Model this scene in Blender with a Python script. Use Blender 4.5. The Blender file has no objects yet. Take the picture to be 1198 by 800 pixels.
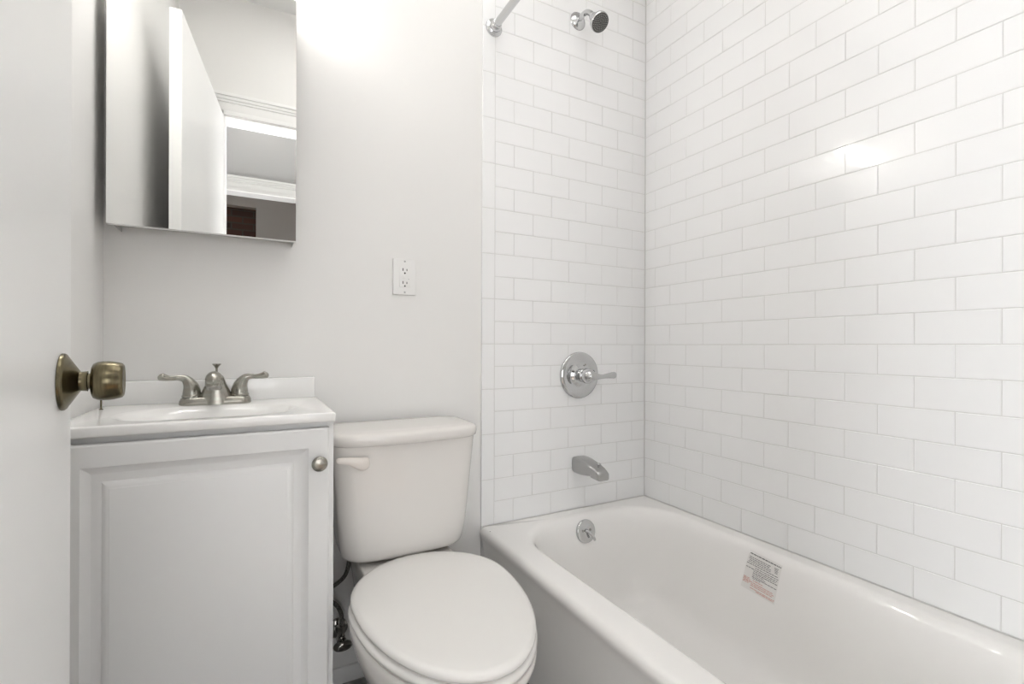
import bpy, bmesh, math, random
from mathutils import Vector, Matrix
from mathutils.bvhtree import BVHTree
random.seed(7)
pi = math.pi
SC = bpy.context.scene
COL = SC.collection

# ------------------------------------------------------------------ camera, world, exposure
F_PX, CX, CY, YAW, ROLL = 560.12, 599.0, 404.82, 0.495427, 0.003448
cam_d = bpy.data.cameras.new('camera')
cam_d.sensor_width = 36.0
cam_d.lens = F_PX * 36.0 / 1198.0
cam_d.shift_y = (CY - 400.0) / 1198.0
cam_d.clip_start = 0.01
cam = bpy.data.objects.new('camera', cam_d)
COL.objects.link(cam)
c_, s_ = math.cos(YAW), math.sin(YAW)
right, up, fwd = Vector((c_, -s_, 0)), Vector((0, 0, 1)), Vector((s_, c_, 0))
cr, sr = math.cos(ROLL), math.sin(ROLL)
rx, ux = right * cr + up * sr, up * cr - right * sr
cam.matrix_world = Matrix(((rx.x, ux.x, -fwd.x, 0), (rx.y, ux.y, -fwd.y, 0), (rx.z, ux.z, -fwd.z, 1.0), (0, 0, 0, 1)))
SC.camera = cam
w = bpy.data.worlds.new('world')
SC.world = w
w.use_nodes = True
w.node_tree.nodes['Background'].inputs[0].default_value = (0.8, 0.85, 0.9, 1)
w.node_tree.nodes['Background'].inputs[1].default_value = 0.05
SC.view_settings.view_transform = 'Standard'
SC.view_settings.look = 'None'
SC.view_settings.exposure = 1.38
SC.view_settings.gamma = 1.0
SC.view_settings.use_curve_mapping = False
BULB = 24.0          # strength of the vanity bulbs
HALL_FILL = 8.5         # glow of the two fill panes added at the hallway ends
FAR_FILL = 1.75         # glow of the fill pane added in the room across the hallway
DOME_FILL = 1.5          # strength of the added hallway fill light
CEIL_FILL = 0.95      # strength of the added bathroom ceiling fill panel

# ------------------------------------------------------------------ room numbers (metres)
D = 1.4857           # tile face of back wall
R = 1.4287           # tile face of right wall
XL = -0.320          # left wall
YF = 0.03            # bathroom face of the front wall
CEIL = 2.75
TRIM = 0.6855        # left edge of the shower tile
PIT = 0.07793        # course pitch
TW = 0.15708         # tile length pitch
Z0 = 1.0073          # course line near eye height

# ------------------------------------------------------------------ materials
MATS = {}
def mat(name, col, rough=0.5, metal=0.0, spec=0.5, coat=0.0, emit=None, noise=None, bump=None, aniso=0.0):
    m = bpy.data.materials.new(name)
    m.use_nodes = True
    nt = m.node_tree
    b = nt.nodes['Principled BSDF']
    b.inputs['Base Color'].default_value = (*col, 1)
    b.inputs['Roughness'].default_value = rough
    b.inputs['Metallic'].default_value = metal
    b.inputs['Specular IOR Level'].default_value = spec
    b.inputs['Coat Weight'].default_value = coat
    b.inputs['Coat Roughness'].default_value = 0.04
    if emit:
        b.inputs['Emission Color'].default_value = (*emit[0], 1)
        b.inputs['Emission Strength'].default_value = emit[1]
    if noise or bump:
        tc = nt.nodes.new('ShaderNodeTexCoord')
    if noise:                      # (scale, second colour, stretch)
        mp = nt.nodes.new('ShaderNodeMapping'); mp.inputs['Scale'].default_value = noise[2]
        n = nt.nodes.new('ShaderNodeTexNoise'); n.inputs['Scale'].default_value = noise[0]; n.inputs['Detail'].default_value = 4
        mx = nt.nodes.new('ShaderNodeMix'); mx.data_type = 'RGBA'
        mx.inputs[6].default_value = (*col, 1); mx.inputs[7].default_value = (*noise[1], 1)
        rp = nt.nodes.new('ShaderNodeMapRange'); rp.inputs[1].default_value = 0.35; rp.inputs[2].default_value = 0.65
        nt.links.new(tc.outputs['Object'], mp.inputs[0]); nt.links.new(mp.outputs[0], n.inputs['Vector'])
        nt.links.new(n.outputs['Fac'], rp.inputs[0]); nt.links.new(rp.outputs[0], mx.inputs[0])
        nt.links.new(mx.outputs[2], b.inputs['Base Color'])
    if bump:                       # (scale, strength, distance)
        n2 = nt.nodes.new('ShaderNodeTexNoise'); n2.inputs['Scale'].default_value = bump[0]; n2.inputs['Detail'].default_value = 3
        bp = nt.nodes.new('ShaderNodeBump'); bp.inputs['Strength'].default_value = bump[1]; bp.inputs['Distance'].default_value = bump[2]
        nt.links.new(tc.outputs['Object'], n2.inputs['Vector'])
        nt.links.new(n2.outputs['Fac'], bp.inputs['Height']); nt.links.new(bp.outputs[0], b.inputs['Normal'])
    MATS[name] = m
    return m
PAINT = mat('wall_paint', (0.84, 0.832, 0.815), 0.42, bump=(14, 0.25, 0.002))
CEILP = mat('ceiling_paint', (0.88, 0.875, 0.865), 0.7)
TRIMP = mat('trim_paint', (0.88, 0.875, 0.865), 0.3)
DOORP = mat('door_paint', (0.92, 0.92, 0.91), 0.33, bump=(9, 0.2, 0.002))
TILE = mat('white_tile', (0.92, 0.92, 0.92), 0.07, spec=0.5, bump=(7, 0.10, 0.002))
GROUT = mat('grout', (0.74, 0.735, 0.72), 0.8)
FLOORM = mat('floor_tile', (0.17, 0.168, 0.165), 0.35, noise=(34, (0.36, 0.355, 0.35), (1, 1, 1)))
ENAMEL = mat('tub_enamel', (0.94, 0.925, 0.905), 0.05, spec=0.55, bump=(3.5, 0.06, 0.004))
PORC = mat('porcelain', (0.77, 0.745, 0.715), 0.08, spec=0.55)
SEATP = mat('seat_plastic', (0.83, 0.815, 0.79), 0.22)
LEVERP = mat('lever_plastic', (0.80, 0.75, 0.70), 0.25)
MARBLE = mat('cultured_marble', (0.93, 0.925, 0.91), 0.12)
CAB = mat('cabinet_foil', (0.84, 0.84, 0.835), 0.38)
CABIN = mat('cabinet_inside', (0.55, 0.52, 0.47), 0.6)
CHROME = mat('chrome', (0.60, 0.605, 0.61), 0.06, metal=1.0)
SATINC = mat('satin_chrome', (0.46, 0.46, 0.455), 0.28, metal=1.0)
NICKEL = mat('brushed_nickel', (0.37, 0.375, 0.335), 0.27, metal=1.0, noise=(30, (0.35, 0.325, 0.29), (1, 1, 6)))
BRASS = mat('antique_brass', (0.19, 0.165, 0.10), 0.24, metal=1.0, noise=(22, (0.13, 0.11, 0.07), (12, 1, 1)))
DARKG = mat('dark_rubber', (0.10, 0.10, 0.095), 0.45)
NOZZ = mat('nozzle_rubber', (0.45, 0.45, 0.43), 0.5)
HOSE = mat('dark_braid', (0.10, 0.098, 0.09), 0.35, metal=0.6, noise=(220, (0.25, 0.24, 0.22), (1, 1, 1)))
DCHROME = mat('dull_chrome', (0.35, 0.34, 0.32), 0.15, metal=1.0)
MIRROR = mat('mirror_silver', (0.93, 0.935, 0.925), 0.0, metal=1.0)
PLASTIC = mat('outlet_plastic', (0.86, 0.855, 0.84), 0.28)
SLOT = mat('slot_dark', (0.02, 0.02, 0.02), 0.7)
GLOBE = mat('lit_globe', (0.9, 0.9, 0.88), 0.4, emit=((1.0, 0.975, 0.94), BULB))
DOME_GLOW = mat('hall_fill_glow', (0.9, 0.9, 0.88), 0.4, emit=((1.0, 0.98, 0.95), DOME_FILL))
CEIL_GLOW = mat('bath_fill_glow', (0.9, 0.9, 0.88), 0.4, emit=((1.0, 0.99, 0.975), CEIL_FILL))
INK = mat('label_ink', (0.14, 0.14, 0.14), 0.5)
RED = mat('label_red', (0.62, 0.30, 0.25), 0.5)
CLEARW = mat('label_film', (0.85, 0.835, 0.81), 0.16)
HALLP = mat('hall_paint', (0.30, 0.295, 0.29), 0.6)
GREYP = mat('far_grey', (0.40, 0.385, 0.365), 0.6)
WOODF = mat('hall_floor', (0.24, 0.15, 0.09), 0.3, noise=(6, (0.32, 0.21, 0.13), (1, 12, 1)))
def brick_mat():
    m = bpy.data.materials.new('old_brick'); m.use_nodes = True
    nt = m.node_tree; b = nt.nodes['Principled BSDF']; b.inputs['Roughness'].default_value = 0.8
    tc = nt.nodes.new('ShaderNodeTexCoord'); mp = nt.nodes.new('ShaderNodeMapping')
    mp.inputs['Rotation'].default_value = (pi / 2, 0, 0)
    br = nt.nodes.new('ShaderNodeTexBrick')
    br.inputs['Color1'].default_value = (0.085, 0.036, 0.024, 1); br.inputs['Color2'].default_value = (0.030, 0.015, 0.011, 1)
    br.inputs['Mortar'].default_value = (0.06, 0.048, 0.04, 1); br.inputs['Scale'].default_value = 1.0
    br.inputs['Brick Width'].default_value = 0.21; br.inputs['Row Height'].default_value = 0.07; br.inputs['Mortar Size'].default_value = 0.008
    nt.links.new(tc.outputs['Object'], mp.inputs[0]); nt.links.new(mp.outputs[0], br.inputs['Vector'])
    nt.links.new(br.outputs['Color'], b.inputs['Base Color'])
    return m
BRICK = brick_mat()

# ------------------------------------------------------------------ mesh helpers
def link(name, bm, mats, parent=None, smooth=True, angle=40):
    bmesh.ops.remove_doubles(bm, verts=bm.verts, dist=1e-6)
    bmesh.ops.recalc_face_normals(bm, faces=bm.faces)
    me = bpy.data.meshes.new(name)
    bm.to_mesh(me); bm.free()
    if not isinstance(mats, (list, tuple)): mats = [mats]
    for m in mats: me.materials.append(m)
    if smooth:
        for p in me.polygons: p.use_smooth = True
        me.set_sharp_from_angle(angle=math.radians(angle))
    o = bpy.data.objects.new(name, me)
    COL.objects.link(o)
    if parent is not None:
        o.parent = parent
        o.location = -parent.location if not parent.get('_child') else (0, 0, 0)
    return o
def child(name, bm, mats, parent, **k):
    """part: geometry given in world coordinates"""
    o = link(name, bm, mats, None, **k)
    o.parent = parent
    wp = Vector(parent.location)
    q = parent.parent
    while q is not None:
        wp += Vector(q.location); q = q.parent
    o.location = -wp
    return o
def thing(name, label, cat, loc, group=None):
    o = bpy.data.objects.new(name, None)
    o.empty_display_size = 0.05
    COL.objects.link(o); o.location = loc
    o['label'] = label; o['category'] = cat
    if group: o['group'] = group
    return o
def tag(o, label, cat, group=None):
    o['label'] = label; o['category'] = cat
    if group: o['group'] = group
    return o
def struct(name, bm, mats, **k):
    o = link(name, bm, mats, **k)
    o['kind'] = 'structure'
    return o
def box(bm, x0, x1, y0, y1, z0, z1, bev=0.0, seg=2, mi=0):
    vs = [bm.verts.new((x, y, z)) for z in (z0, z1) for y in (y0, y1) for x in (x0, x1)]
    fs = [(0, 2, 3, 1), (4, 5, 7, 6), (0, 1, 5, 4), (2, 6, 7, 3), (0, 4, 6, 2), (1, 3, 7, 5)]
    faces = [bm.faces.new([vs[i] for i in f]) for f in fs]
    for f in faces: f.material_index = mi
    if bev > 0:
        es = set()
        for f in faces: es.update(f.edges)
        bmesh.ops.bevel(bm, geom=list(es), offset=bev, segments=seg, profile=0.6, affect='EDGES')
    return bm
def rings(bm, rs, cap0=True, cap1=True, mi=0):
    n = len(rs[0]); vv = [[bm.verts.new(p) for p in r] for r in rs]
    for a, b in zip(vv[:-1], vv[1:]):
        for i in range(n):
            f = bm.faces.new((a[i], a[(i + 1) % n], b[(i + 1) % n], b[i])); f.material_index = mi
    if cap0: bm.faces.new(list(reversed(vv[0]))).material_index = mi
    if cap1: bm.faces.new(vv[-1]).material_index = mi
    return vv
def frame(axis):
    a = Vector(axis).normalized()
    t = Vector((0, 0, 1)) if abs(a.z) < 0.9 else Vector((1, 0, 0))
    u = t.cross(a).normalized()
    return a, u, a.cross(u)
def lathe(bm, prof, org, axis, n=32, cap0=True, cap1=True, mi=0):
    """prof = [(radius, distance along axis)]"""
    a, u, v = frame(axis); o = Vector(org)
    rs = [[o + a * h + (u * math.cos(2 * pi * i / n) + v * math.sin(2 * pi * i / n)) * max(r, 1e-5) for i in range(n)] for r, h in prof]
    return rings(bm, rs, cap0, cap1, mi)
def catmull(ps, k):
    out = []
    for i in range(len(ps) - 1):
        p0 = ps[max(i - 1, 0)]; p1 = ps[i]; p2 = ps[i + 1]; p3 = ps[min(i + 2, len(ps) - 1)]
        for j in range(k):
            t = j / k
            out.append(tuple(0.5 * (2 * b + (c - a) * t + (2 * a - 5 * b + 4 * c - d) * t * t + (3 * b - a - 3 * c + d) * t ** 3) for a, b, c, d in zip(p0, p1, p2, p3)))
    out.append(tuple(ps[-1]))
    return out
def tube(bm, pts, rad, n=14, k=6, mi=0, flat=None):
    """swept tube through pts; rad scalar or list; flat = (scale of the side axis, scale of the up axis) per point or one"""
    if not isinstance(rad, (list, tuple)): rad = [rad] * len(pts)
    if flat is None: flat = [(1, 1)] * len(pts)
    if not isinstance(flat, list): flat = [flat] * len(pts)
    P = catmull([(*p, r, f[0], f[1]) for p, r, f in zip(pts, rad, flat)], k) if k > 1 else [(*p, r, f[0], f[1]) for p, r, f in zip(pts, rad, flat)]
    V = [Vector(p[:3]) for p in P]
    rs = []; u = None
    for i, p in enumerate(P):
        t = (V[min(i + 1, len(V) - 1)] - V[max(i - 1, 0)]).normalized()
        if u is None:
            u = Vector((0, 0, 1)).cross(t)
            if u.length < 0.1: u = Vector((1, 0, 0))
        u = (u - t * u.dot(t)).normalized(); v = t.cross(u)
        rs.append([V[i] + (u * math.cos(2 * pi * j / n) * p[4] + v * math.sin(2 * pi * j / n) * p[5]) * p[3] for j in range(n)])
    rings(bm, rs, mi=mi)
    return bm
def rr(x0, x1, y0, y1, r, z, n=9, m=10):
    """rounded rectangle ring, constant vertex count"""
    r = min(r, (x1 - x0) / 2 - 1e-4, (y1 - y0) / 2 - 1e-4)
    cs = [(x1 - r, y1 - r, 0), (x0 + r, y1 - r, pi / 2), (x0 + r, y0 + r, pi), (x1 - r, y0 + r, 1.5 * pi)]
    arcs = [[(cx + r * math.cos(a + pi / 2 * i / n), cy + r * math.sin(a + pi / 2 * i / n)) for i in range(n + 1)] for cx, cy, a in cs]
    out = []
    for k in range(4):
        out += arcs[k]
        a, b = arcs[k][-1], arcs[(k + 1) % 4][0]
        for j in range(1, m): out.append((a[0] + (b[0] - a[0]) * j / m, a[1] + (b[1] - a[1]) * j / m))
    return [Vector((x, y, z)) for x, y in out]
def tidy(o):
    return o

# ------------------------------------------------------------------ tiles
def line_z(k): return Z0 - k * PIT
def tile_on(bm, wall, a0, a1, z0, z1, proud=0.0):
    g = 0.00085; a0 += g; a1 -= g; z0 += g; z1 -= g
    if a1 - a0 < 0.004 or z1 - z0 < 0.004: return
    b = 0.0013; t = 0.006
    ta, tz = random.gauss(0, 0.0035), random.gauss(0, 0.0045)
    off = random.gauss(0, 0.00008) - proud
    ac, zc = (a0 + a1) / 2, (z0 + z1) / 2
    def P(a, z, d):
        dd = d + off + ((a - ac) * ta + (z - zc) * tz if d < 0.002 else 0)
        return Vector((a, D + dd, z)) if wall == 'b' else Vector((R + dd, a, z))
    ring = [[(a0, z0), (a1, z0), (a1, z1), (a0, z1)], [(a0, z0), (a1, z0), (a1, z1), (a0, z1)],
            [(a0 + b * .35, z0 + b * .35), (a1 - b * .35, z0 + b * .35), (a1 - b * .35, z1 - b * .35), (a0 + b * .35, z1 - b * .35)],
            [(a0 + b, z0 + b), (a1 - b, z0 + b), (a1 - b, z1 - b), (a0 + b, z1 - b)]]
    ds = [t, b, b * .35, 0]
    rings(bm, [[P(a, z, d) for a, z in r] for r, d in zip(ring, ds)], cap0=False)
def tiled_wall(name, wall):
    bm = bmesh.new()
    ztop = CEIL - 0.002
    if wall == 'b':
        lo, hi, base = 0.734, R - 0.001, 0.8092
    else:
        lo, hi, base = YF + 0.002, D - 0.001, 1.2725
    for k in range(-23, 8):
        zt, zb = min(line_z(k), ztop), line_z(k + 1)
        if zb > ztop: continue
        odd = k % 2 == 1
        if wall == 'b': ph = base if odd else base + TW / 2
        else: ph = base + TW / 2 if odd else base
        j = ph - math.ceil((ph - lo) / TW) * TW
        while j < hi:
            tile_on(bm, wall, max(j, lo), min(j + TW, hi), zb, zt)
            j += TW
    if wall == 'b':
        for k in range(-24, 8, 2):
            zt, zb = min(line_z(k), ztop), line_z(k + 2)
            if k + 2 > 8 or zb > ztop: continue
            tile_on(bm, wall, TRIM, 0.734, zb, zt)
    zb = line_z(8)
    g = 0.0012
    if wall == 'b': box(bm, TRIM + 0.001, R + 0.05, D + g, D + 0.12, 0.0, CEIL, mi=1)
    else: box(bm, R + g, R + 0.12, YF, D + 0.12, 0.0, CEIL, mi=1)
    return struct(name, bm, [TILE, GROUT], smooth=False)
tiled_wall('wall_shower', 'b')
tiled_wall('wall_right', 'r')

# ------------------------------------------------------------------ room shell
WY = D + 0.0065      # painted back wall face, tile sits slightly proud
bm = bmesh.new(); box(bm, XL - 0.12, TRIM + 0.0008, WY, D + 0.12, 0, CEIL); struct('wall_back', bm, PAINT, smooth=False)
bm = bmesh.new(); box(bm, XL - 0.12, XL, -0.09, WY, 0, CEIL); struct('wall_left', bm, PAINT, smooth=False)
DX0, DX1, DZ = -0.131, 0.70, 2.150    # doorway opening
bm = bmesh.new()
box(bm, XL, DX0, -0.09, YF, 0, CEIL); box(bm, DX1, R + 0.12, -0.09, YF, 0, CEIL); box(bm, DX0, DX1, -0.09, YF, DZ, CEIL)
struct('wall_front', bm, PAINT, smooth=False)
bm = bmesh.new(); box(bm, XL - 0.12, R + 0.12, -0.09, D + 0.12, CEIL, CEIL + 0.1); struct('ceiling', bm, CEILP, smooth=False)
bm = bmesh.new(); box(bm, XL - 0.12, R + 0.12, -0.09, D + 0.12, -0.1, 0); struct('floor', bm, FLOORM, smooth=False)
bm = bmesh.new(); box(bm, XL + 0.001, 0.679, WY - 0.011, WY, 0.0, 0.048, 0.004)
struct('baseboard_back', bm, TRIMP)
# moulded casing round the doorway, bathroom side
def casing(bm, x0, x1, zt, yface, sgn, w_=0.105):
    steps = [(0, 0.020, 0.016), (0.020, 0.062, 0.011), (0.062, 0.074, 0.016), (0.074, 0.090, 0.021), (0.090, w_, 0.027)]
    for a, b, t in steps:
        y0, y1 = (yface, yface + t) if sgn > 0 else (yface - t, yface)
        box(bm, x0 - b, x0 - a, y0, y1, 0, zt + b, 0.002)
        box(bm, x1 + a, x1 + b, y0, y1, 0, zt + b, 0.002)
        box(bm, x0 - b, x1 + b, y0, y1, zt + a, zt + b, 0.002)
bm = bmesh.new(); casing(bm, DX0 + 0.0, DX1, DZ - 0.003, YF, 1); struct('trim_1', bm, TRIMP)
# jamb lining
bm = bmesh.new()
box(bm, DX0 - 0.001, DX0 + 0.006, -0.09, YF + 0.004, 0, DZ - 0.003); box(bm, DX1 - 0.012, DX1 + 0.001, -0.09, YF + 0.004, 0, DZ - 0.003)
box(bm, DX0, DX1, -0.09, YF + 0.004, DZ - 0.010, DZ)
struct('trim_2', bm, TRIMP, smooth=False)
# hallway and the room past it (seen in the mirror only)
HY = -1.10
bm = bmesh.new(); box(bm, -1.6, 2.2, -3.4, -0.09, -0.1, 0); struct('floor_hallway', bm, WOODF, smooth=False)
bm = bmesh.new(); box(bm, -1.6, 2.2, -3.4, -0.09, CEIL, CEIL + 0.1); struct('ceiling_hallway', bm, CEILP, smooth=False)
HX0, HX1, HZ = -0.95, 0.55, 2.09
bm = bmesh.new()
box(bm, -1.6, HX0, HY - 0.12, HY, 0, CEIL); box(bm, HX1, 2.2, HY - 0.12, HY, 0, CEIL); box(bm, HX0, HX1, HY - 0.12, HY, HZ, CEIL)
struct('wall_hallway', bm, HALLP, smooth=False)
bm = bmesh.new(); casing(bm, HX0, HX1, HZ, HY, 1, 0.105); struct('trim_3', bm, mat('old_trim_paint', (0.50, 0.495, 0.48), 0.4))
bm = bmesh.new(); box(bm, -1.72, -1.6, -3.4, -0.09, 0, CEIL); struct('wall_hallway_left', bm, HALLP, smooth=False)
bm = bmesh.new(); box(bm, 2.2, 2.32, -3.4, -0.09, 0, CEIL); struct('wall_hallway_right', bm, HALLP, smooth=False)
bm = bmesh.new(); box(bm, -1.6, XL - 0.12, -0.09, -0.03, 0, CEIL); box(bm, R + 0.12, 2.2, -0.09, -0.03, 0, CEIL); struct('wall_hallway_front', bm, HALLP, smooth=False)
FILL_PANE = mat('fill_pane', (0.8, 0.85, 0.9), 0.3, emit=((0.97, 0.985, 1.0), HALL_FILL))  # unseen glowing panes added at both hallway ends as side fill
for i, (x, sg) in enumerate(((-1.6, 1), (2.2, -1))):
    bm = bmesh.new()
    y0, y1, z0, z1 = -0.98, -0.20, 0.35, 1.50
    for q in ((y0 - .06, y0, z0 - .06, z1 + .06), (y1, y1 + .06, z0 - .06, z1 + .06), (y0, y1, z0 - .06, z0), (y0, y1, z1, z1 + .06), (y0, y1, 0.92, 0.96)):
        box(bm, min(x, x + sg * .03), max(x, x + sg * .03), *q, 0.002, 1)
    wo = struct('fill_window_%d' % (i + 1), bm, TRIMP)
    bm = bmesh.new(); box(bm, min(x, x + sg * .012), max(x, x + sg * .012), y0, y1, z0, z1)
    pn = link('pane', bm, FILL_PANE, smooth=False); pn.parent = wo
FAR_FILL_PANE = mat('far_fill_pane', (0.8, 0.85, 0.9), 0.3, emit=((0.985, 0.99, 1.0), FAR_FILL))  # unseen glowing pane added beyond the hallway for low frontal fill
bm = bmesh.new()
x0, x1, z0, z1 = -1.52, 0.70, 0.35, 1.85
for q in ((x0 - .06, x0, z0 - .06, z1 + .06), (x1, x1 + .06, z0 - .06, z1 + .06), (x0, x1, z0 - .06, z0), (x0, x1, z1, z1 + .06), (-.17, -.13, z0, z1), (x0, x1, 1.13, 1.17)):
    box(bm, q[0], q[1], -3.0, -2.97, q[2], q[3], 0.002, 1)
wo = struct('fill_window_3', bm, TRIMP)
bm = bmesh.new(); box(bm, x0, x1, -3.0, -2.985, z0, z1)
pn = link('pane', bm, FAR_FILL_PANE, smooth=False); pn.parent = wo
bm = bmesh.new(); box(bm, -1.6, 2.2, -3.5, -3.1, 0, CEIL); struct('wall_brick', bm, BRICK, smooth=False)
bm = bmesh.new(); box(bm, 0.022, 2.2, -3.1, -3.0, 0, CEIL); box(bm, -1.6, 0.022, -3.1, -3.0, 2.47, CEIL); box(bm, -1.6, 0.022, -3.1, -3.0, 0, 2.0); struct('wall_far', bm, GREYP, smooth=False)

# ------------------------------------------------------------------ bathtub
TX0, TX1, TY0, TY1, TZ = 0.680, R - 0.0012, YF + 0.004, D - 0.0012, 0.382
tub = thing('bathtub', 'white enamelled alcove bathtub along the tiled wall', 'bathtub', ((TX0 + TX1) / 2, 0.8, 0))
bm = bmesh.new()
outer = [(0.722, 0.010, 0.0), (0.718, 0.010, 0.05), (0.7085, 0.010, 0.15), (0.699, 0.010, 0.25), (0.690, 0.010, 0.325), (0.684, 0.010, 0.348),
         (0.6800, 0.010, 0.358), (0.6802, 0.010, 0.366), (0.6830, 0.010, 0.3735), (0.6885, 0.010, 0.379), (0.696, 0.010, 0.3815), (0.706, 0.010, TZ)]
rs = [rr(x, TX1, TY0, TY1, 0.003, z) for x, r, z in outer]
def deck_ring(e, r, z): return (0.706 + e, TX1, TY0, TY1, r, z)
basin = [(0.752, 1.392, 0.185, 1.446, 0.190, 0.3820), (0.762, 1.383, 0.198, 1.438, 0.188, 0.3812), (0.770, 1.374, 0.210, 1.430, 0.186, 0.3780),
         (0.7765, 1.366, 0.222, 1.423, 0.184, 0.3710), (0.782, 1.359, 0.238, 1.416, 0.180, 0.359), (0.788, 1.352, 0.262, 1.409, 0.176, 0.335),
         (0.800, 1.338, 0.320, 1.396, 0.158, 0.260), (0.814, 1.325, 0.380, 1.383, 0.150, 0.180), (0.828, 1.312, 0.430, 1.370, 0.145, 0.125),
         (0.846, 1.294, 0.470, 1.352, 0.135, 0.088), (0.874, 1.266, 0.505, 1.322, 0.120, 0.066), (0.915, 1.225, 0.55, 1.28, 0.100, 0.056), (0.990, 1.15, 0.66, 1.18, 0.06, 0.052)]
BI = catmull(basin, 4)
rs += [rr(x0, x1, y0, y1, r, z) for x0, x1, y0, y1, r, z in BI]
rings(bm, rs, cap0=True, cap1=True)
tub_body = child('basin', bm, ENAMEL, tub, angle=80)
# ray-cast helper onto the tub
_dg = tub_body.data
bvh = BVHTree.FromPolygons([v.co.copy() for v in _dg.vertices], [tuple(p.vertices) for p in _dg.polygons])
# small dark chip in the enamel on the outer corner of the rim
ch = bvh.ray_cast(Vector((0.697, 1.438, 0.5)), Vector((0, 0, -1)))
bm = bmesh.new(); lathe(bm, [(0.0022, 0.0002), (0.0017, 0.0006), (0.0, 0.0007)], ch[0], Vector(ch[1]) if ch[1].z > 0 else -Vector(ch[1]), 9, cap0=False)
o = child('enamel_chip', bm, DARKG, tub); o['label'] = 'tiny dark chip in the white enamel'
# drain
bm = bmesh.new()
lathe(bm, [(0.0, 0.004), (0.012, 0.0045), (0.026, 0.0035), (0.032, 0.001), (0.033, -0.002)], (1.0705, 1.20, 0.0525), (0, 0, 1), 32, cap0=False)
drain = child('drain', bm, CHROME, tub)
# overflow plate with trip lever
hit = bvh.ray_cast(Vector((1.066, 1.1, 0.327)), Vector((0, 1, 0)))
hp, hn = (hit[0], hit[1]) if hit[0] else (Vector((1.066, 1.407, 0.327)), Vector((0, -1, 0.15)))
if hn.y > 0: hn = -hn
ov = thing('overflow_plate', 'round chrome overflow plate with trip lever inside the tub below the rim', 'drain cover', hp)
bm = bmesh.new()
lathe(bm, [(0.0405, -0.0015), (0.0415, 0.004), (0.0400, 0.0075), (0.0365, 0.0095), (0.031, 0.0090), (0.026, 0.0100), (0.0, 0.0125)], hp, hn, 40)
child('plate', bm, CHROME, ov)
a, u, v = frame(hn)
upv = (Vector((0, 0, 1)) - a * a.z).normalized(); sdv = Vector((1, 0, 0))
bm = bmesh.new()
p0 = hp + a * 0.012
tube(bm, [p0 - sdv * 0.004 + upv * 0.004, p0 + a * 0.009 + sdv * 0.002, p0 + a * 0.014 + sdv * 0.010 - upv * 0.012, p0 + a * 0.015 + sdv * 0.017 - upv * 0.024, p0 + a * 0.013 + sdv * 0.021 - upv * 0.031],
     [0.006, 0.0055, 0.005, 0.0055, 0.0045], 12, 5)
child('trip_lever', bm, CHROME, ov)
bm = bmesh.new()
bm.free()
for sx in (-1, 1):
    bm = bmesh.new()
    lathe(bm, [(0.0045, -0.001), (0.0045, 0.0015), (0.0, 0.0022)], hp + a * 0.0105 + sdv * 0.016 * sx + upv * 0.004, a, 14)
    child('screw', bm, DCHROME, ov)
# printed warning label on the inner right side
lab = thing('warning_label', 'small printed warning label with black and red print inside the tub', 'label', (1.33, 0.9, 0.27))
LC = [Vector((0.943, 0.373)), Vector((0.842, 0.366)), Vector((0.852, 0.260)), Vector((0.957, 0.268))]   # TL TR BR BL as (y, z)
def lab_pt(s, t, off):
    q = (LC[0] * (1 - s) + LC[1] * s) * (1 - t) + (LC[3] * (1 - s) + LC[2] * s) * t
    q = q + Vector((0.012, -0.001)); h = bvh.ray_cast(Vector((1.05, q.x, q.y - 0.006)), Vector((1, 0, 0)))
    if h[0] is None: return Vector((1.34 - off, q.x, q.y - 0.018))
    return Vector((h[0].x - off, h[0].y, h[0].z))
def lab_patch(bm, s0, s1, t0, t1, off, ns=1, nt=1):
    g = [[bm.verts.new(lab_pt(s0 + (s1 - s0) * i / ns, t0 + (t1 - t0) * j / nt, off)) for i in range(ns + 1)] for j in range(nt + 1)]
    for j in range(nt):
        for i in range(ns): bm.faces.new((g[j][i], g[j][i + 1], g[j + 1][i + 1], g[j + 1][i]))
bm = bmesh.new(); lab_patch(bm, -0.02, 1.02, -0.03, 1.03, 0.0004, 10, 10); child('label_film', bm, CLEARW, lab)
bm = bmesh.new()
rows = [(0.02, 0.02, 1.0, .026), (0.115, 0.03, 0.72, .016), (0.16, 0.03, 0.70, .016), (0.205, 0.06, 0.74, .016), (0.25, 0.03, 0.76, .016), (0.30, 0.0, 1.0, .018), (0.36, 0.28, 1.0, .016), (0.41, 0.0, 0.98, .018),
        (0.455, 0.25, 0.95, .016), (0.50, 0.25, 1.0, .020), (0.545, 0.25, 0.62, .014), (0.585, 0.25, 0.66, .014), (0.62, 0.25, 1.0, .018), (0.66, 0.28, 0.52, .014)]
for t, s0, s1, h in rows:
    s = s0
    while s < s1 - 0.02:
        wl = random.uniform(0.035, 0.10); e = min(s + wl, s1)
        lab_patch(bm, s, e, t, t + h, 0.0009, 2, 1); s = e + 0.016
for k in range(5):
    lab_patch(bm, 0.82 + 0.01 * k, 0.95 - 0.012 * (k % 2), 0.10 + 0.032 * k, 0.113 + 0.032 * k, 0.0009, 2, 1)
child('printed_text', bm, INK, lab)
bm = bmesh.new()
for t, s0, s1 in [(0.70, 0.0, 0.20), (0.735, 0.0, 0.22), (0.77, 0.0, 0.95), (0.80, 0.02, 0.22), (0.815, 0.26, 0.96), (0.86, 0.26, 0.92), (0.93, 0.26, 1.0), (0.965, 0.45, 0.98), (0.71, 0.30, 0.6), (0.835, 0.0, 0.18)]:
    s = s0
    while s < s1 - 0.02:
        wl = random.uniform(0.04, 0.12); e = min(s + wl, s1)
        lab_patch(bm, s, e, t, t + 0.018, 0.0009, 2, 1); s = e + 0.018
child('red_text', bm, RED, lab)

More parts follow.
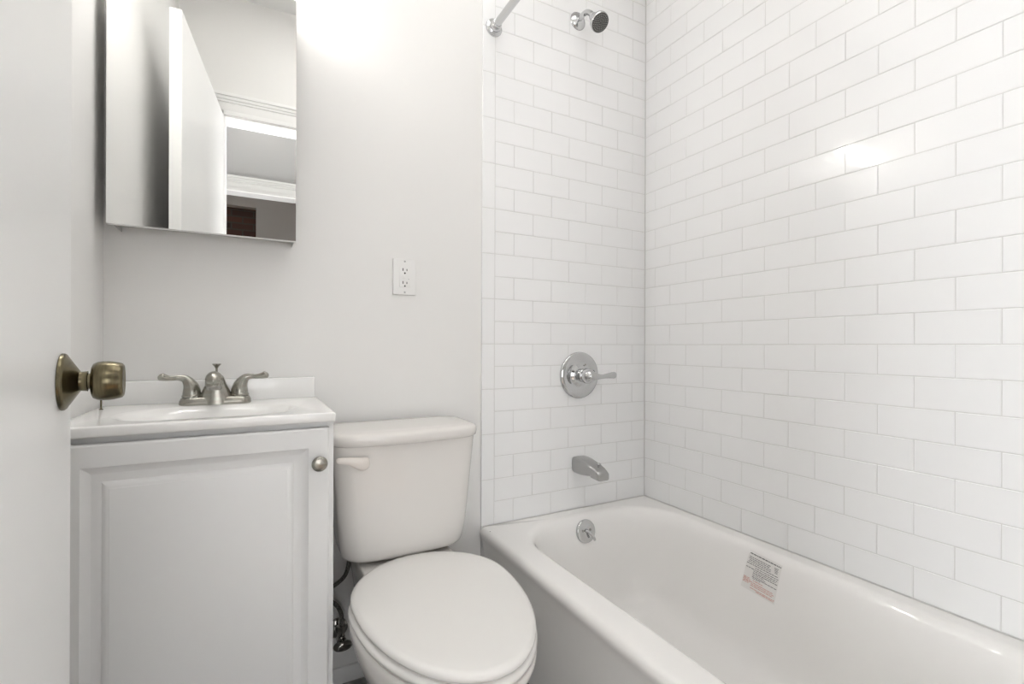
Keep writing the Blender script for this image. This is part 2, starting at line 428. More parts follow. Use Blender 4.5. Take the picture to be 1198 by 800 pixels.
# ------------------------------------------------------------------ toilet
TC = 0.371
def egg(hw, yb, ym, yf, z, n=72, cx=TC, pw=1.0):
    out = []
    for i in range(n):
        a = 2 * pi * i / n
        ca, sa = math.cos(a), math.sin(a)
        ex = 2.0 / (2.0 + 0.0)
        x = math.copysign(abs(ca) ** pw, ca) * hw
        y = ym + math.copysign(abs(sa) ** pw, sa) * ((yb - ym) if sa > 0 else (ym - yf))
        out.append(Vector((cx + x, y, z)))
    return out
toilet = thing('toilet', 'white two-piece toilet with closed lid standing between vanity and bathtub', 'toilet', (TC, 1.1, 0))
bm = bmesh.new()
bowl = [(0.150, 1.36, 1.12, 0.86, 0.0), (0.150, 1.36, 1.12, 0.86, 0.018), (0.138, 1.345, 1.11, 0.875, 0.035), (0.124, 1.335, 1.10, 0.885, 0.10), (0.122, 1.33, 1.10, 0.88, 0.16),
        (0.132, 1.32, 1.09, 0.860, 0.21), (0.150, 1.30, 1.08, 0.825, 0.265), (0.169, 1.28, 1.07, 0.785, 0.315), (0.181, 1.26, 1.062, 0.752, 0.355), (0.1865, 1.25, 1.06, 0.733, 0.380), (0.1885, 1.248, 1.06, 0.726, 0.395),
        (0.1870, 1.246, 1.06, 0.728, 0.403), (0.183, 1.243, 1.06, 0.732, 0.407), (0.150, 1.21, 1.06, 0.77, 0.407)]
rs = [egg(*b) for b in catmull(bowl, 3)]
rings(bm, rs)
dk = [(TC - 0.105, TC + 0.105, 1.18, 1.435, 0.03, 0.20), (TC - 0.118, TC + 0.118, 1.17, 1.450, 0.03, 0.33), (TC - 0.126, TC + 0.126, 1.165, 1.458, 0.03, 0.385), (TC - 0.126, TC + 0.126, 1.165, 1.458, 0.03, 0.420), (TC - 0.120, TC + 0.120, 1.171, 1.453, 0.028, 0.4255)]
rings(bm, [rr(*d) for d in catmull(dk, 3)])
child('bowl', bm, PORC, toilet, angle=60)
for sx in (-1, 1):     # bolt caps at the foot
    bm = bmesh.new()
    lathe(bm, [(0.016, 0), (0.016, 0.006), (0.011, 0.017), (0.0, 0.020)], (TC + sx * 0.118, 1.18, 0.032), (0, 0, 1), 18)
    child('bolt_cap', bm, PORC, toilet)
# seat ring
bm = bmesh.new()
so = [(0.1845, 1.225, 1.06, 0.731, 0.4085), (0.1885, 1.229, 1.06, 0.727, 0.412), (0.190, 1.230, 1.06, 0.7255, 0.418), (0.188, 1.228, 1.06, 0.728, 0.4245), (0.180, 1.221, 1.06, 0.735, 0.4275),
      (0.120, 1.14, 1.05, 0.83, 0.4275), (0.114, 1.135, 1.05, 0.838, 0.422), (0.114, 1.135, 1.05, 0.838, 0.4085)]
rs = [egg(*s) for s in so]
vv = rings(bm, rs, cap0=False, cap1=False)
n = len(vv[0])
for i in range(n): bm.faces.new((vv[-1][i], vv[-1][(i + 1) % n], vv[0][(i + 1) % n], vv[0][i]))
child('seat', bm, SEATP, toilet, angle=70)
# lid
bm = bmesh.new()
ld = [(0.150, 1.205, 1.06, 0.765, 0.4300), (0.1775, 1.237, 1.06, 0.735, 0.4300), (0.1835, 1.2435, 1.06, 0.7275, 0.4325), (0.1855, 1.2455, 1.06, 0.7250, 0.437), (0.1850, 1.2450, 1.06, 0.7256, 0.442), (0.1815, 1.2415, 1.06, 0.730, 0.4465),
      (0.174, 1.234, 1.06, 0.740, 0.4488), (0.155, 1.215, 1.06, 0.770, 0.4503), (0.115, 1.175, 1.06, 0.84, 0.4520), (0.07, 1.13, 1.06, 0.92, 0.4530), (0.02, 1.08, 1.06, 1.02, 0.4535)]
rings(bm, [egg(*s) for s in ld])
child('seat_lid', bm, SEATP, toilet, angle=70)
for sx in (-1, 1):
    bm = bmesh.new()
    tube(bm, [(TC + sx * 0.074 - 0.018, 1.228, 0.4290), (TC + sx * 0.074 + 0.018, 1.228, 0.4290)], 0.0060, 14, 1)
    box(bm, TC + sx * 0.074 - 0.016, TC + sx * 0.074 + 0.016, 1.214, 1.236, 0.4245, 0.431, 0.002)
    child('hinge', bm, SEATP, toilet)
# tank: bowed front, tapering downwards
def tank_ring(hw, yb, yf, bow, r, z, n=10, m=14, cx=TC + 0.002):
    ps = rr(cx - hw, cx + hw, yf, yb, r, z, n, m)
    for p in ps:
        t = (p.x - cx) / hw
        k = max(0.0, (yb - p.y) / (yb - yf))
        p.y -= bow * (1 - t * t) * k * k
    return ps
bm = bmesh.new()
tk = [(0.138, 1.425, 1.300, 0.016, 0.045, 0.4340), (0.157, 1.440, 1.284, 0.020, 0.048, 0.4360), (0.1665, 1.448, 1.275, 0.022, 0.048, 0.4440), (0.1700, 1.452, 1.270, 0.022, 0.048, 0.457), (0.1735, 1.455, 1.266, 0.022, 0.047, 0.480), (0.1795, 1.457, 1.262, 0.021, 0.046, 0.540),
      (0.1865, 1.459, 1.260, 0.020, 0.045, 0.620), (0.193, 1.460, 1.258, 0.020, 0.042, 0.700), (0.1960, 1.461, 1.257, 0.020, 0.040, 0.7430)]
rings(bm, [tank_ring(*t) for t in catmull(tk, 3)])
tank = child('tank', bm, PORC, toilet, angle=60)
bm = bmesh.new()
tl = [(0.1955, 1.462, 1.257, 0.022, 0.045, 0.7430), (0.199, 1.466, 1.250, 0.024, 0.050, 0.7445), (0.2025, 1.467, 1.246, 0.025, 0.052, 0.7475), (0.2040, 1.468, 1.244, 0.026, 0.053, 0.757), (0.2040, 1.468, 1.244, 0.026, 0.053, 0.7660), (0.2020, 1.466, 1.2465, 0.026, 0.052, 0.7715), (0.197, 1.461, 1.252, 0.025, 0.050, 0.7750), (0.184, 1.450, 1.264, 0.023, 0.045, 0.7770), (0.145, 1.42, 1.295, 0.015, 0.04, 0.7778)]
rings(bm, [tank_ring(*t) for t in tl])
child('tank_lid', bm, PORC, toilet, angle=60)
# flush lever: teardrop, wide end right
bm = bmesh.new()
lv = [(0.2600, 1.2440, 0.7035), (0.2555, 1.2395, 0.7035), (0.2440, 1.2360, 0.7030), (0.2310, 1.2345, 0.7065), (0.2160, 1.2350, 0.7115), (0.2010, 1.2370, 0.7140), (0.1850, 1.2400, 0.7155), (0.1800, 1.2420, 0.7155)]
tube(bm, lv, [0.006, 0.0145, 0.0170, 0.0145, 0.0105, 0.0085, 0.0070, 0.0030], 16, 5, flat=[(0.35, 1.0)] * 8)
lever = child('flush_lever', bm, LEVERP, toilet)
bm = bmesh.new()
lathe(bm, [(0.010, -0.004), (0.010, 0.014), (0.0, 0.016)], (0.248, 1.256, 0.704), (0, -1, 0), 18)
child('lever_pivot', bm, LEVERP, toilet)

# ------------------------------------------------------------------ supply stop valve and hose
sv = thing('stop_valve', 'dark chrome shut-off valve low on the wall between vanity and toilet', 'valve', (0.222, 1.475, 0.165))
bm = bmesh.new(); lathe(bm, [(0.029, 0), (0.0285, 0.004), (0.020, 0.009), (0.009, 0.011)], (0.222, WY, 0.165), (0, -1, 0), 28); child('escutcheon', bm, DCHROME, sv)
bm = bmesh.new()
tube(bm, [(0.222, 1.484, 0.165), (0.222, 1.425, 0.165)], 0.0075, 14, 1)
lathe(bm, [(0.010, 0), (0.013, 0.002), (0.013, 0.022), (0.010, 0.025), (0.010, 0.034)], (0.222, 1.437, 0.165), (0, -1, 0), 18)
lathe(bm, [(0.010, 0), (0.010, 0.024), (0.0125, 0.0245), (0.0125, 0.040), (0.008, 0.042)], (0.222, 1.425, 0.165), (0, 0, 1), 6)
child('valve_body', bm, DCHROME, sv)
bm = bmesh.new()
tube(bm, [(0.222, 1.405, 0.165), (0.222, 1.399, 0.165), (0.222, 1.389, 0.165), (0.222, 1.383, 0.165)], [0.008, 0.013, 0.013, 0.008], 24, 3, flat=(1.9, 1.0))
child('oval_handle', bm, DCHROME, sv)
bm = bmesh.new()
tube(bm, [(0.222, 1.425, 0.207), (0.222, 1.425, 0.235), (0.212, 1.425, 0.262), (0.192, 1.424, 0.285), (0.180, 1.420, 0.305), (0.184, 1.412, 0.322), (0.205, 1.400, 0.338), (0.226, 1.392, 0.360), (0.235, 1.388, 0.390), (0.236, 1.385, 0.418)], 0.0058, 12, 6)
h = link('supply_hose', bm, HOSE); tag(h, 'thin dark braided water hose curving from tank underside to shut-off valve', 'hose')
h['category'] = 'hose'
bm = bmesh.new(); lathe(bm, [(0.013, 0), (0.014, 0.004), (0.014, 0.018), (0.010, 0.020)], (0.236, 1.385, 0.412), (0, 0, 1), 8)
child('coupling_nut', bm, SEATP, h)

# ------------------------------------------------------------------ vanity cabinet
VX0, VX1, VY0, VY1, VZ = XL + 0.002, 0.158, 1.126, 1.483, 0.832
van = thing('vanity_cabinet', 'pale grey vanity cabinet with a raised panel door', 'cabinet', ((VX0 + VX1) / 2, 1.3, 0))
bm = bmesh.new()
t = 0.015
box(bm, VX1 - t, VX1, VY0, VY1, 0.0, VZ, 0.0006, 1)
box(bm, VX0, VX0 + t, VY0, VY1, 0.0, VZ, 0.0006, 1)
box(bm, VX0 + t, VX1 - t, VY1 - 0.006, VY1, 0.08, VZ)
box(bm, VX0 + t, VX1 - t, VY0 + 0.03, VY1 - 0.006, 0.085, 0.10)
box(bm, VX0 + t, VX1 - t, VY0 + 0.05, VY0 + 0.065, 0.0, 0.085)
box(bm, VX0 + t, VX1 - t, VY0 + 0.0005, VY0 + 0.018, VZ - 0.045, VZ - 0.0005)
child('carcass', bm, CAB, van, smooth=False)
# raised-panel door from concentric rectangles
def panel_door(bm, x0, x1, z0, z1, yb, yf, prof):
    def rg(i, y): return [Vector((x0 + i, y, z0 + i)), Vector((x1 - i, y, z0 + i)), Vector((x1 - i, y, z1 - i)), Vector((x0 + i, y, z1 - i))]
    rings(bm, [rg(0, yb)] + [rg(i, yf + d) for i, d in prof])
bm = bmesh.new()
panel_door(bm, VX0 + 0.007, 0.1465, 0.095, 0.8215, 1.1245, 1.1075,
           [(0, 0.004), (0.0012, 0.0015), (0.004, 0.0), (0.0415, 0.0), (0.0425, 0.0010), (0.0450, 0.0030), (0.0500, 0.0062), (0.0545, 0.0080), (0.0560, 0.0085), (0.0700, 0.0085),
            (0.0710, 0.0070), (0.0745, 0.0045), (0.0790, 0.0020), (0.0815, 0.0012), (0.0825, 0.0003), (0.0835, 0.0)])
dr = child('door', bm, CAB, van, angle=25)
bm = bmesh.new()
lathe(bm, [(0.006, -0.001), (0.0055, 0.008), (0.0075, 0.012), (0.0150, 0.015), (0.0162, 0.0175), (0.0160, 0.0205), (0.0140, 0.0225), (0.0100, 0.0238), (0.0, 0.0245)], (0.125, 1.1080, 0.748), (0, -1, 0), 32)
kb = link('knob', bm, NICKEL); kb.parent = dr
kb.location = -Vector(dr.location) - Vector(van.location)

# ------------------------------------------------------------------ vanity top with integral basin
top = thing('washbasin_counter', 'glossy white vanity worktop with integral oval basin and low backsplash', 'sink', (-0.08, 1.3, 0.832))
bm = bmesh.new()
A = (XL + 0.0012, 0.1605, 1.1075, WY - 0.001)
ringl = [(A[0] + .004, A[1] - .004, A[2] + .004, A[3], 0.004, 0.8335), (A[0], A[1] - .001, A[2] + .001, A[3], 0.004, 0.8345), (A[0], A[1], A[2], A[3], 0.005, 0.8365), (A[0], A[1], A[2], A[3], 0.005, 0.8500), (A[0] + .001, A[1] - .001, A[2] + .001, A[3], 0.006, 0.8522), (A[0] + .004, A[1] - .004, A[2] + .004, A[3] - .004, 0.008, 0.8532),
         (A[0] + .012, A[1] - .012, A[2] + .010, A[3] - .010, 0.012, 0.8532)]
rs = [rr(*q) for q in ringl]
bas = [(-0.258, 0.098, 1.146, 1.372, 0.11, 0.8530), (-0.252, 0.092, 1.150, 1.367, 0.108, 0.8515), (-0.245, 0.085, 1.155, 1.361, 0.105, 0.8485), (-0.228, 0.068, 1.168, 1.348, 0.092, 0.836), (-0.212, 0.052, 1.180, 1.335, 0.08, 0.81), (-0.190, 0.030, 1.195, 1.318, 0.065, 0.775), (-0.150, -0.010, 1.22, 1.29, 0.04, 0.745), (-0.105, -0.055, 1.24, 1.275, 0.015, 0.738)]
rs += [rr(*q) for q in catmull(bas, 3)]
rings(bm, rs, cap0=False, cap1=True)
child('worktop', bm, MARBLE, top, angle=50)
bm = bmesh.new(); box(bm, A[0], 0.1535, 1.4655, WY - 0.0008, 0.8525, 0.9105, 0.003, 3); child('backsplash', bm, MARBLE, top)
bm = bmesh.new(); lathe(bm, [(0.02, 0), (0.021, 0.003), (0.014, 0.005), (0, 0.006)], (-0.08, 1.257, 0.7385), (0, 0, 1), 24); child('basin_drain', bm, NICKEL, top)

# ------------------------------------------------------------------ basin faucet
FX, FY, FZ = -0.0815, 1.410, 0.8532
fa = thing('basin_faucet', 'brushed nickel two-handle faucet on the white vanity worktop', 'faucet', (FX, FY, FZ))
bm = bmesh.new()
bp = [(0.0760, 0.0270, 0.0), (0.0772, 0.0280, 0.002), (0.0765, 0.0272, 0.010), (0.0735, 0.0245, 0.0165), (0.0700, 0.0210, 0.0190), (0.055, 0.010, 0.0195)]
rings(bm, [rr(FX - a_, FX + a_, FY - b_, FY + b_, 0.022 if b_ > 0.022 else b_ * 0.9, FZ + z_) for a_, b_, z_ in bp])
child('base_plate', bm, NICKEL, fa)
# body and spout
bm = bmesh.new()
sp = [(0.040, 0.0300, 0.0, 0.0), (0.0395, 0.0295, 0.008, 0.0), (0.0350, 0.0275, 0.020, 0.001), (0.0285, 0.024, 0.036, 0.004), (0.0225, 0.0200, 0.050, 0.008), (0.0195, 0.0185, 0.060, 0.014), (0.0165, 0.016, 0.069, 0.019), (0.010, 0.010, 0.0745, 0.022), (0.002, 0.002, 0.0765, 0.023)]
rings(bm, [[Vector((FX + a_ * math.copysign(abs(math.cos(q)) ** .85, math.cos(q)), FY - y_ + b_ * math.copysign(abs(math.sin(q)) ** .85, math.sin(q)), FZ + z_)) for q in [2 * pi * i / 32 for i in range(32)]] for a_, b_, z_, y_ in catmull(sp, 3)])
tube(bm, [(FX, FY - 0.012, FZ + 0.056), (FX, FY - 0.035, FZ + 0.0640), (FX, FY - 0.060, FZ + 0.0680), (FX, FY - 0.082, FZ + 0.0660), (FX, FY - 0.096, FZ + 0.0600), (FX, FY - 0.101, FZ + 0.0560)],
     [0.0130, 0.0145, 0.0160, 0.0178, 0.0130, 0.005], 24, 5)
lathe(bm, [(0.0178, 0.014), (0.0182, 0.006), (0.0180, 0.0)], (FX, FY - 0.081, FZ + 0.0510), (0, 0, 1), 28)
child('spout', bm, NICKEL, fa)
bm = bmesh.new()
lathe(bm, [(0.0, 0.0), (0.0095, 0.001), (0.0105, 0.0), (0.0140, 0.0), (0.0155, 0.003), (0.0160, 0.012)], (FX, FY - 0.081, FZ + 0.0410), (0, 0, 1), 28)
child('aerator', bm, DCHROME, fa)
bm = bmesh.new()
lathe(bm, [(0.0026, 0.0), (0.0026, 0.028), (0.0045, 0.031), (0.0060, 0.0335), (0.0095, 0.0375), (0.0100, 0.0395), (0.0070, 0.0400), (0.0, 0.0400)], (FX, FY + 0.012, FZ + 0.060), (0, 0, 1), 20)
child('lift_rod', bm, NICKEL, fa)
for sx in (-1, 1):
    hx = FX + sx * 0.0510
    bm = bmesh.new()
    lathe(bm, [(0.0210, 0.0), (0.0215, 0.003), (0.0200, 0.006), (0.0190, 0.007)], (hx, FY, FZ + 0.0190), (0, 0, 1), 28)
    child('handle_collar', bm, NICKEL, fa)
    bm = bmesh.new()
    pts = [(hx, FY, FZ + 0.0250), (hx, FY, FZ + 0.0335), (hx + sx * 0.002, FY, FZ + 0.0450), (hx + sx * 0.007, FY - 0.001, FZ + 0.0560), (hx + sx * 0.015, FY - 0.003, FZ + 0.0645), (hx + sx * 0.027, FY - 0.006, FZ + 0.0672), (hx + sx * 0.040, FY - 0.010, FZ + 0.0668), (hx + sx * 0.052, FY - 0.014, FZ + 0.0685), (hx + sx * 0.0600, FY - 0.017, FZ + 0.0715), (hx + sx * 0.0640, FY - 0.0185, FZ + 0.0740)]
    tube(bm, pts, [0.0195, 0.0190, 0.0165, 0.0130, 0.0090, 0.0060, 0.0050, 0.0060, 0.0068, 0.0030], 20, 5, flat=[(1, 1)] * 4 + [(1.05, 0.9), (1.15, 0.8), (1.25, 0.75), (1.35, 0.75), (1.35, 0.8), (1.2, .8)])
    child('lever_handle', bm, NICKEL, fa)
# thin brass pin standing at the left end of the worktop
bm = bmesh.new()
lathe(bm, [(0.004, 0.0), (0.004, 0.002), (0.0018, 0.003), (0.0018, 0.022), (0.0026, 0.0225), (0.0026, 0.025), (0.0, 0.0255)], (-0.302, 1.392, 0.8530), (0, 0, 1), 14)
tag(link('brass_pin', bm, BRASS), 'tiny thin brass pin standing on the worktop corner by the left wall', 'pin')

# ------------------------------------------------------------------ mirrored medicine cabinet
MX0, MX1, MY, MZ0, MZ1 = -0.2985, 0.1000, 1.4075, 1.2785, 1.925
mc = thing('medicine_cabinet', 'wall cabinet with a frameless mirror door above the vanity', 'cabinet', ((MX0 + MX1) / 2, WY, MZ0))
bm = bmesh.new()
box(bm, MX0 + 0.012, MX0 + 0.014, MY + 0.016, WY, MZ0 - 0.001, MZ1, mi=0); box(bm, MX1 - 0.006, MX1 - 0.004, MY + 0.016, WY, MZ0 - 0.001, MZ1)
box(bm, MX0 + 0.014, MX1 - 0.006, MY + 0.016, WY, MZ0 + 0.012, MZ0 + 0.016); box(bm, MX0 + 0.014, MX1 - 0.006, MY + 0.016, WY, MZ1 - 0.004, MZ1)
box(bm, MX0 + 0.014, MX1 - 0.006, WY - 0.003, WY, MZ0 + 0.016, MZ1 - 0.004)
STEEL = mat('painted_steel', (0.42, 0.415, 0.40), 0.4)
child('carcass', bm, STEEL, mc, smooth=False)
bm = bmesh.new(); box(bm, MX0, MX1, MY + 0.004, MY + 0.0155, MZ0, MZ1, 0.001, 1)
mdoor = child('mirror_door', bm, TRIMP, mc)
bm = bmesh.new(); box(bm, MX0 + 0.0004, MX1 - 0.0004, MY, MY + 0.0041, MZ0 + 0.0012, MZ1 - 0.0004, 0.0)
mg = link('mirror_glass', bm, MIRROR, smooth=False); mg.parent = mdoor
mg.location = (0, 0, 0)
mdoor_loc = Vector(mc.location) + Vector(mdoor.location)
mg.location = -mdoor_loc

# ------------------------------------------------------------------ vanity light bar (above the frame, lights the room)
vl = thing('vanity_light', 'chrome bath bar light with four lit globes above the mirror', 'lamp', (-0.10, WY, 2.05))
bm = bmesh.new(); box(bm, -0.29, 0.105, WY - 0.025, WY, 2.02, 2.11, 0.006, 3); child('back_plate', bm, CHROME, vl)
for i in range(4):
    x = -0.244 + i * 0.102
    bm = bmesh.new(); lathe(bm, [(0.022, 0), (0.022, 0.040), (0.017, 0.050)], (x, WY - 0.025, 2.065), (0, -1, 0), 24); sk = child('socket', bm, CHROME, vl)
    bm = bmesh.new()
    bmesh.ops.create_uvsphere(bm, u_segments=20, v_segments=12, radius=0.028, matrix=Matrix.Translation((x, WY - 0.100, 2.065)))
    g = child('globe', bm, GLOBE, vl)
# ceiling fill lights, both added out of view
def dome(name, label, loc, r, m):
    t_ = thing(name, label, 'lamp', loc)
    bm = bmesh.new(); lathe(bm, [(r * 1.08, 0), (r * 1.08, 0.018), (r, 0.022)], loc, (0, 0, -1), 32); child('rim', bm, TRIMP, t_)
    bm = bmesh.new(); lathe(bm, [(r, 0.02), (r * .97, 0.045), (r * .8, 0.07), (r * .5, 0.088), (0, 0.095)], loc, (0, 0, -1), 32, cap0=False); child('diffuser', bm, m, t_)
dome('hall_fill_light', 'added round fill light on the unseen hallway ceiling', (0.05, -0.78, CEIL), 0.24, DOME_GLOW)  # added to send frontal fill through the doorway
pl = thing('ceiling_fill_panel', 'added wide flat fill light on the unseen bathroom ceiling', 'lamp', (0.55, 0.72, CEIL))  # added soft source above the view, evens out the room light
bm = bmesh.new()
for q in ((0.05, 0.07, 0.30, 1.14), (1.03, 1.05, 0.30, 1.14), (0.07, 1.03, 0.30, 0.32), (0.07, 1.03, 1.12, 1.14)): box(bm, *q, CEIL - 0.03, CEIL, 0.002, 1)
child('panel_frame', bm, TRIMP, pl)
bm = bmesh.new(); box(bm, 0.07, 1.03, 0.32, 1.12, CEIL - 0.024, CEIL - 0.004); child('diffuser', bm, CEIL_GLOW, pl, smooth=False)

# ------------------------------------------------------------------ entry door with knob
P0 = Vector((-0.2163, 0.8507, 0)); PH = Vector((-0.1330, 0.0500, 0))
dd = (PH - P0).normalized(); nn = Vector((-dd.y, dd.x, 0))       # nn points to +x (room side)
if nn.x < 0: nn = -nn
door = thing('door_1', '', '', PH)
del door['label']; del door['category']
door['kind'] = 'structure'
bm = bmesh.new()
vs = []
for z in (0.010, 2.139):
    for q in (P0, PH, PH - nn * 0.036, P0 - nn * 0.036): vs.append(bm.verts.new(Vector((q.x, q.y, z))))
for f in [(3, 2, 1, 0), (4, 5, 6, 7), (0, 1, 5, 4), (1, 2, 6, 5), (2, 3, 7, 6), (3, 0, 4, 7)]: bm.faces.new([vs[i] for i in f])
bmesh.ops.bevel(bm, geom=list(bm.edges), offset=0.0015, segments=2, affect='EDGES')
slab = child('door_slab', bm, DOORP, door)
bm = bmesh.new()
q = P0 - nn * 0.018 - dd * 0.0008
for z in (0.90, 1.01): pass
vs = []
for z in (0.925, 0.982):
    for o_ in (P0 - nn * 0.006 - dd * 0.0012, P0 - nn * 0.006 + dd * 0.001, P0 - nn * 0.030 + dd * 0.001, P0 - nn * 0.030 - dd * 0.0012): vs.append(bm.verts.new(Vector((o_.x, o_.y, z))))
for f in [(3, 2, 1, 0), (4, 5, 6, 7), (0, 1, 5, 4), (1, 2, 6, 5), (2, 3, 7, 6), (3, 0, 4, 7)]: bm.faces.new([vs[i] for i in f])
child('latch_plate', bm, BRASS, door, smooth=False)
KP = P0 + dd * 0.060 + Vector((0, 0, 0.9535))
kn = bpy.data.objects.new('door_knob', None); COL.objects.link(kn); kn.parent = door; kn.location = KP - PH
def kchild(name, bm, m):
    o = link(name, bm, m); o.parent = kn; o.location = -KP; return o
bm = bmesh.new()
lathe(bm, [(0.0345, -0.0005), (0.0358, 0.001), (0.0355, 0.0032), (0.0340, 0.0050), (0.0320, 0.0060), (0.0150, 0.0165), (0.0135, 0.0175)], KP, nn, 48)
kchild('rosette', bm, BRASS)
bm = bmesh.new()
lathe(bm, [(0.0130, 0.0155), (0.0122, 0.019), (0.0126, 0.0235), (0.0130, 0.0250), (0.0100, 0.0256), (0.0100, 0.032)], KP, nn, 32)
kchild('neck', bm, BRASS)
bm = bmesh.new()
lathe(bm, [(0.0100, 0.0285), (0.0190, 0.0290), (0.0222, 0.0305), (0.0243, 0.0345), (0.0252, 0.0400), (0.0252, 0.0450), (0.0246, 0.0510), (0.0232, 0.0568), (0.0222, 0.0595), (0.0200, 0.0610), (0.0180, 0.0602), (0.0, 0.0592)], KP, nn, 48)
kchild('grip', bm, BRASS)

# ------------------------------------------------------------------ electrical outlet
OX0, OX1, OZ0, OZ1 = 0.3815, 0.4555, 1.1595, 1.2735
oc = (OX0 + OX1) / 2; zc = (OZ0 + OZ1) / 2
ol = thing('wall_outlet', 'white electrical outlet with two sockets on the wall above the toilet', 'outlet', (oc, WY, zc))
bm = bmesh.new(); box(bm, OX0, OX1, WY - 0.0065, WY, OZ0, OZ1, 0.003, 3); child('cover_plate', bm, PLASTIC, ol)
bm = bmesh.new()
box(bm, oc - 0.0165, oc + 0.0165, WY - 0.0085, WY - 0.005, zc - 0.033, zc + 0.033, 0.0012, 2)
rec = child('receptacle', bm, PLASTIC, ol)
bm = bmesh.new()
for sz, zz in ((1, zc + 0.019), (-1, zc - 0.0215)):
    y0, y1 = WY - 0.0089, WY - 0.0075
    box(bm, oc - 0.0076, oc - 0.0050, y0, y1, zz - 0.001, zz + 0.0075); box(bm, oc + 0.0052, oc + 0.0074, y0, y1, zz - 0.0005, zz + 0.006)
    lathe(bm, [(0.0027, 0), (0.0027, 0.0014)], (oc, WY - 0.0075, zz - 0.0075), (0, -1, 0), 12)
lathe(bm, [(0.001, 0), (0.001, 0.0014)], (oc + 0.012, WY - 0.0075, zc - 0.0065), (0, -1, 0), 8)
sl = link('slots', bm, SLOT, smooth=False); sl.parent = rec; sl.location = -(Vector(ol.location) + Vector(rec.location))
bm = bmesh.new()
box(bm, oc - 0.007, oc + 0.007, WY - 0.0098, WY - 0.0075, zc + 0.0008, zc + 0.0055, 0.0008, 1)
bt = link('test_button', bm, PLASTIC); bt.parent = rec; bt.location = sl.location
bm = bmesh.new()
box(bm, oc - 0.007, oc + 0.007, WY - 0.0098, WY - 0.0075, zc - 0.0055, zc - 0.0008, 0.0008, 1)
bt = link('reset_button', bm, PLASTIC); bt.parent = rec; bt.location = sl.location
for zz in (zc + 0.0485, zc - 0.0485):
    bm = bmesh.new(); lathe(bm, [(0.003, 0), (0.003, 0.0015), (0, 0.002)], (oc, WY - 0.006, zz), (0, -1, 0), 14)
    child('screw', bm, SATINC, ol)

# ------------------------------------------------------------------ shower valve
VX, VZc = 1.0925, 0.8905
va = thing('shower_valve', 'round chrome shower valve with lever handle on the tiled wall', 'shower valve', (VX, D, VZc))
bm = bmesh.new()
lathe(bm, [(0.0870, 0.0), (0.0885, 0.003), (0.0880, 0.0065), (0.0855, 0.0095), (0.0800, 0.0120), (0.0700, 0.0135), (0.0580, 0.0130), (0.0520, 0.0115), (0.0470, 0.0110), (0.0430, 0.0125), (0.0360, 0.0180), (0.0300, 0.0200), (0.0, 0.0200)], (VX, D, VZc), (0, -1, 0), 64)
child('escutcheon', bm, CHROME, va)
bm = bmesh.new()
lathe(bm, [(0.0250, 0.018), (0.0245, 0.026), (0.0260, 0.027), (0.0260, 0.040), (0.0240, 0.042), (0.0240, 0.045)], (VX, D, VZc), (0, -1, 0), 40)
child('collar', bm, CHROME, va)
bm = bmesh.new()
lathe(bm, [(0.0235, 0.045), (0.0270, 0.046), (0.0285, 0.050), (0.0270, 0.062), (0.0225, 0.074), (0.0150, 0.084), (0.0080, 0.089), (0.0, 0.0905)], (VX, D, VZc), (0, -1, 0), 40)
tube(bm, [(VX + 0.004, D - 0.070, VZc), (VX + 0.028, D - 0.075, VZc - 0.002), (VX + 0.048, D - 0.076, VZc - 0.003), (VX + 0.072, D - 0.076, VZc - 0.001), (VX + 0.100, D - 0.076, VZc + 0.001), (VX + 0.114, D - 0.076, VZc + 0.001), (VX + 0.119, D - 0.076, VZc + 0.001)],
     [0.020, 0.0125, 0.0080, 0.0088, 0.0118, 0.0110, 0.0050], 20, 6, flat=[(1, 1), (1, 1), (0.9, 1), (0.7, 1), (0.55, 1), (0.5, 1), (.5, 1)])
child('lever_handle', bm, CHROME, va)
bm = bmesh.new()
lathe(bm, [(0.0036, 0.0), (0.0036, 0.0022), (0.0, 0.003)], (VX + 0.018, D - 0.0165, VZc + 0.040), (0, -1, 0), 12)
child('set_screw', bm, DCHROME, va)

# ------------------------------------------------------------------ tub spout
SX, SZ = 1.0925, 0.5515
ts = thing('tub_spout', 'satin chrome tub spout with diverter knob below the shower valve', 'tub spout', (SX, D, SZ))
bm = bmesh.new()
def sring(u_, zt, zb, hw):      # rounded section in the x-z plane at distance u_ from the wall
    out = []; zcn = (zt + zb) / 2; hh = (zt - zb) / 2
    for i in range(32):
        q = 2 * pi * i / 32
        out.append(Vector((SX + hw * math.copysign(abs(math.cos(q)) ** 0.32, math.cos(q)), D - u_, zcn + hh * math.copysign(abs(math.sin(q)) ** 0.42, math.sin(q)))))
    return out
sp = [(0.0, 0.031, -0.025, 0.0300), (0.006, 0.0320, -0.028, 0.0305), (0.030, 0.0325, -0.0290, 0.0305), (0.055, 0.0300, -0.0270, 0.0300), (0.085, 0.0240, -0.0230, 0.0290), (0.108, 0.0180, -0.0195, 0.0280), (0.1085, 0.0178, -0.0250, 0.0280), (0.128, 0.0120, -0.0270, 0.0265), (0.140, 0.0050, -0.0275, 0.0255), (0.150, -0.0020, -0.0275, 0.0240), (0.152, -0.0055, -0.0265, 0.0220)]
rings(bm, [sring(u_, SZ * 0 + zt + SZ, zb + SZ, hw) for u_, zt, zb, hw in sp])
child('spout_body', bm, SATINC, ts, angle=50)
bm = bmesh.new()
lathe(bm, [(0.0035, -0.004), (0.0035, 0.007), (0.0065, 0.009), (0.0070, 0.0135), (0.0055, 0.0155), (0, 0.016)], (SX, D - 0.120, SZ + 0.014), (0, -0.25, 1), 18)
child('diverter_knob', bm, CHROME, ts)

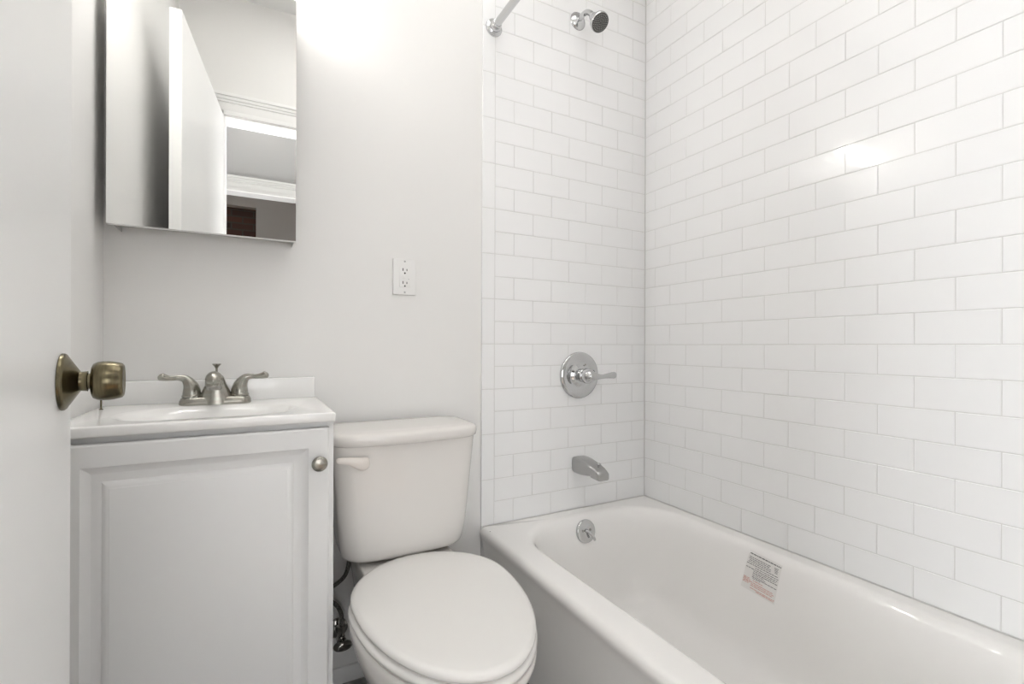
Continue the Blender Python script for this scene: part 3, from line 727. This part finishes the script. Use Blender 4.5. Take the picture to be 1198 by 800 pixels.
# ------------------------------------------------------------------ shower head
HX, HZ_ = 1.0820, 2.236
sh = thing('showerhead', 'small chrome shower head with dark nozzle face high on the tiled wall', 'shower head', (HX, D, HZ_))
bm = bmesh.new(); lathe(bm, [(0.034, 0), (0.0335, 0.003), (0.029, 0.008), (0.019, 0.013), (0.012, 0.0155)], (HX, D, HZ_), (0, -1, 0), 36); child('flange', bm, CHROME, sh)
bm = bmesh.new(); tube(bm, [(HX, D - 0.005, HZ_), (HX, D - 0.035, HZ_ + 0.004), (HX, D - 0.060, HZ_ - 0.002), (HX, D - 0.083, HZ_ - 0.022), (HX, D - 0.094, HZ_ - 0.038)], 0.0100, 18, 6); child('arm', bm, CHROME, sh)
hd = Vector((0.0, -0.66, -0.75)).normalized()
hb = Vector((HX, D - 0.094, HZ_ - 0.038))
bm = bmesh.new(); lathe(bm, [(0.0125, -0.006), (0.0150, 0.002), (0.0165, 0.010), (0.0150, 0.019), (0.0180, 0.024), (0.0260, 0.034), (0.0320, 0.046), (0.0340, 0.054), (0.0338, 0.060), (0.0322, 0.0625)], hb, hd, 40); body = child('head_body', bm, CHROME, sh)
bm = bmesh.new(); lathe(bm, [(0.0316, 0.055), (0.0316, 0.0628), (0.030, 0.0640), (0.0, 0.0650)], hb, hd, 40); child('nozzle_face', bm, DARKG, sh)
bm = bmesh.new()
a, u, v = frame(hd)
for rad, nn_ in ((0.006, 6), (0.0125, 12), (0.019, 18), (0.0255, 24)):
    for i in range(nn_):
        q = 2 * pi * (i + .3 * rad * 100) / nn_
        lathe(bm, [(0.0013, -0.001), (0.0010, 0.0016)], hb + a * 0.0643 + (u * math.cos(q) + v * math.sin(q)) * rad, a, 6)
nz = child('nozzles', bm, NOZZ, sh, smooth=False)

# ------------------------------------------------------------------ shower curtain rod
RX, RZ = 0.7265, 2.0965
rod = thing('shower_curtain_rod', 'chrome shower curtain rod running from the tiled wall over the tub edge', 'curtain rod', (RX, D, RZ))
bm = bmesh.new(); tube(bm, [(RX, D - 0.004, RZ), (RX, YF + 0.004, RZ)], 0.0127, 24, 1); child('tube', bm, CHROME, rod)
for yw, sg in ((D, -1), (YF, 1)):
    bm = bmesh.new(); lathe(bm, [(0.0300, 0), (0.0305, 0.003), (0.0285, 0.007), (0.0220, 0.0095), (0.0195, 0.011), (0.0190, 0.024), (0.0165, 0.027), (0.0150, 0.033), (0.013, 0.034)], (RX, yw, RZ), (0, sg, 0), 36)
    child('flange', bm, CHROME, rod)
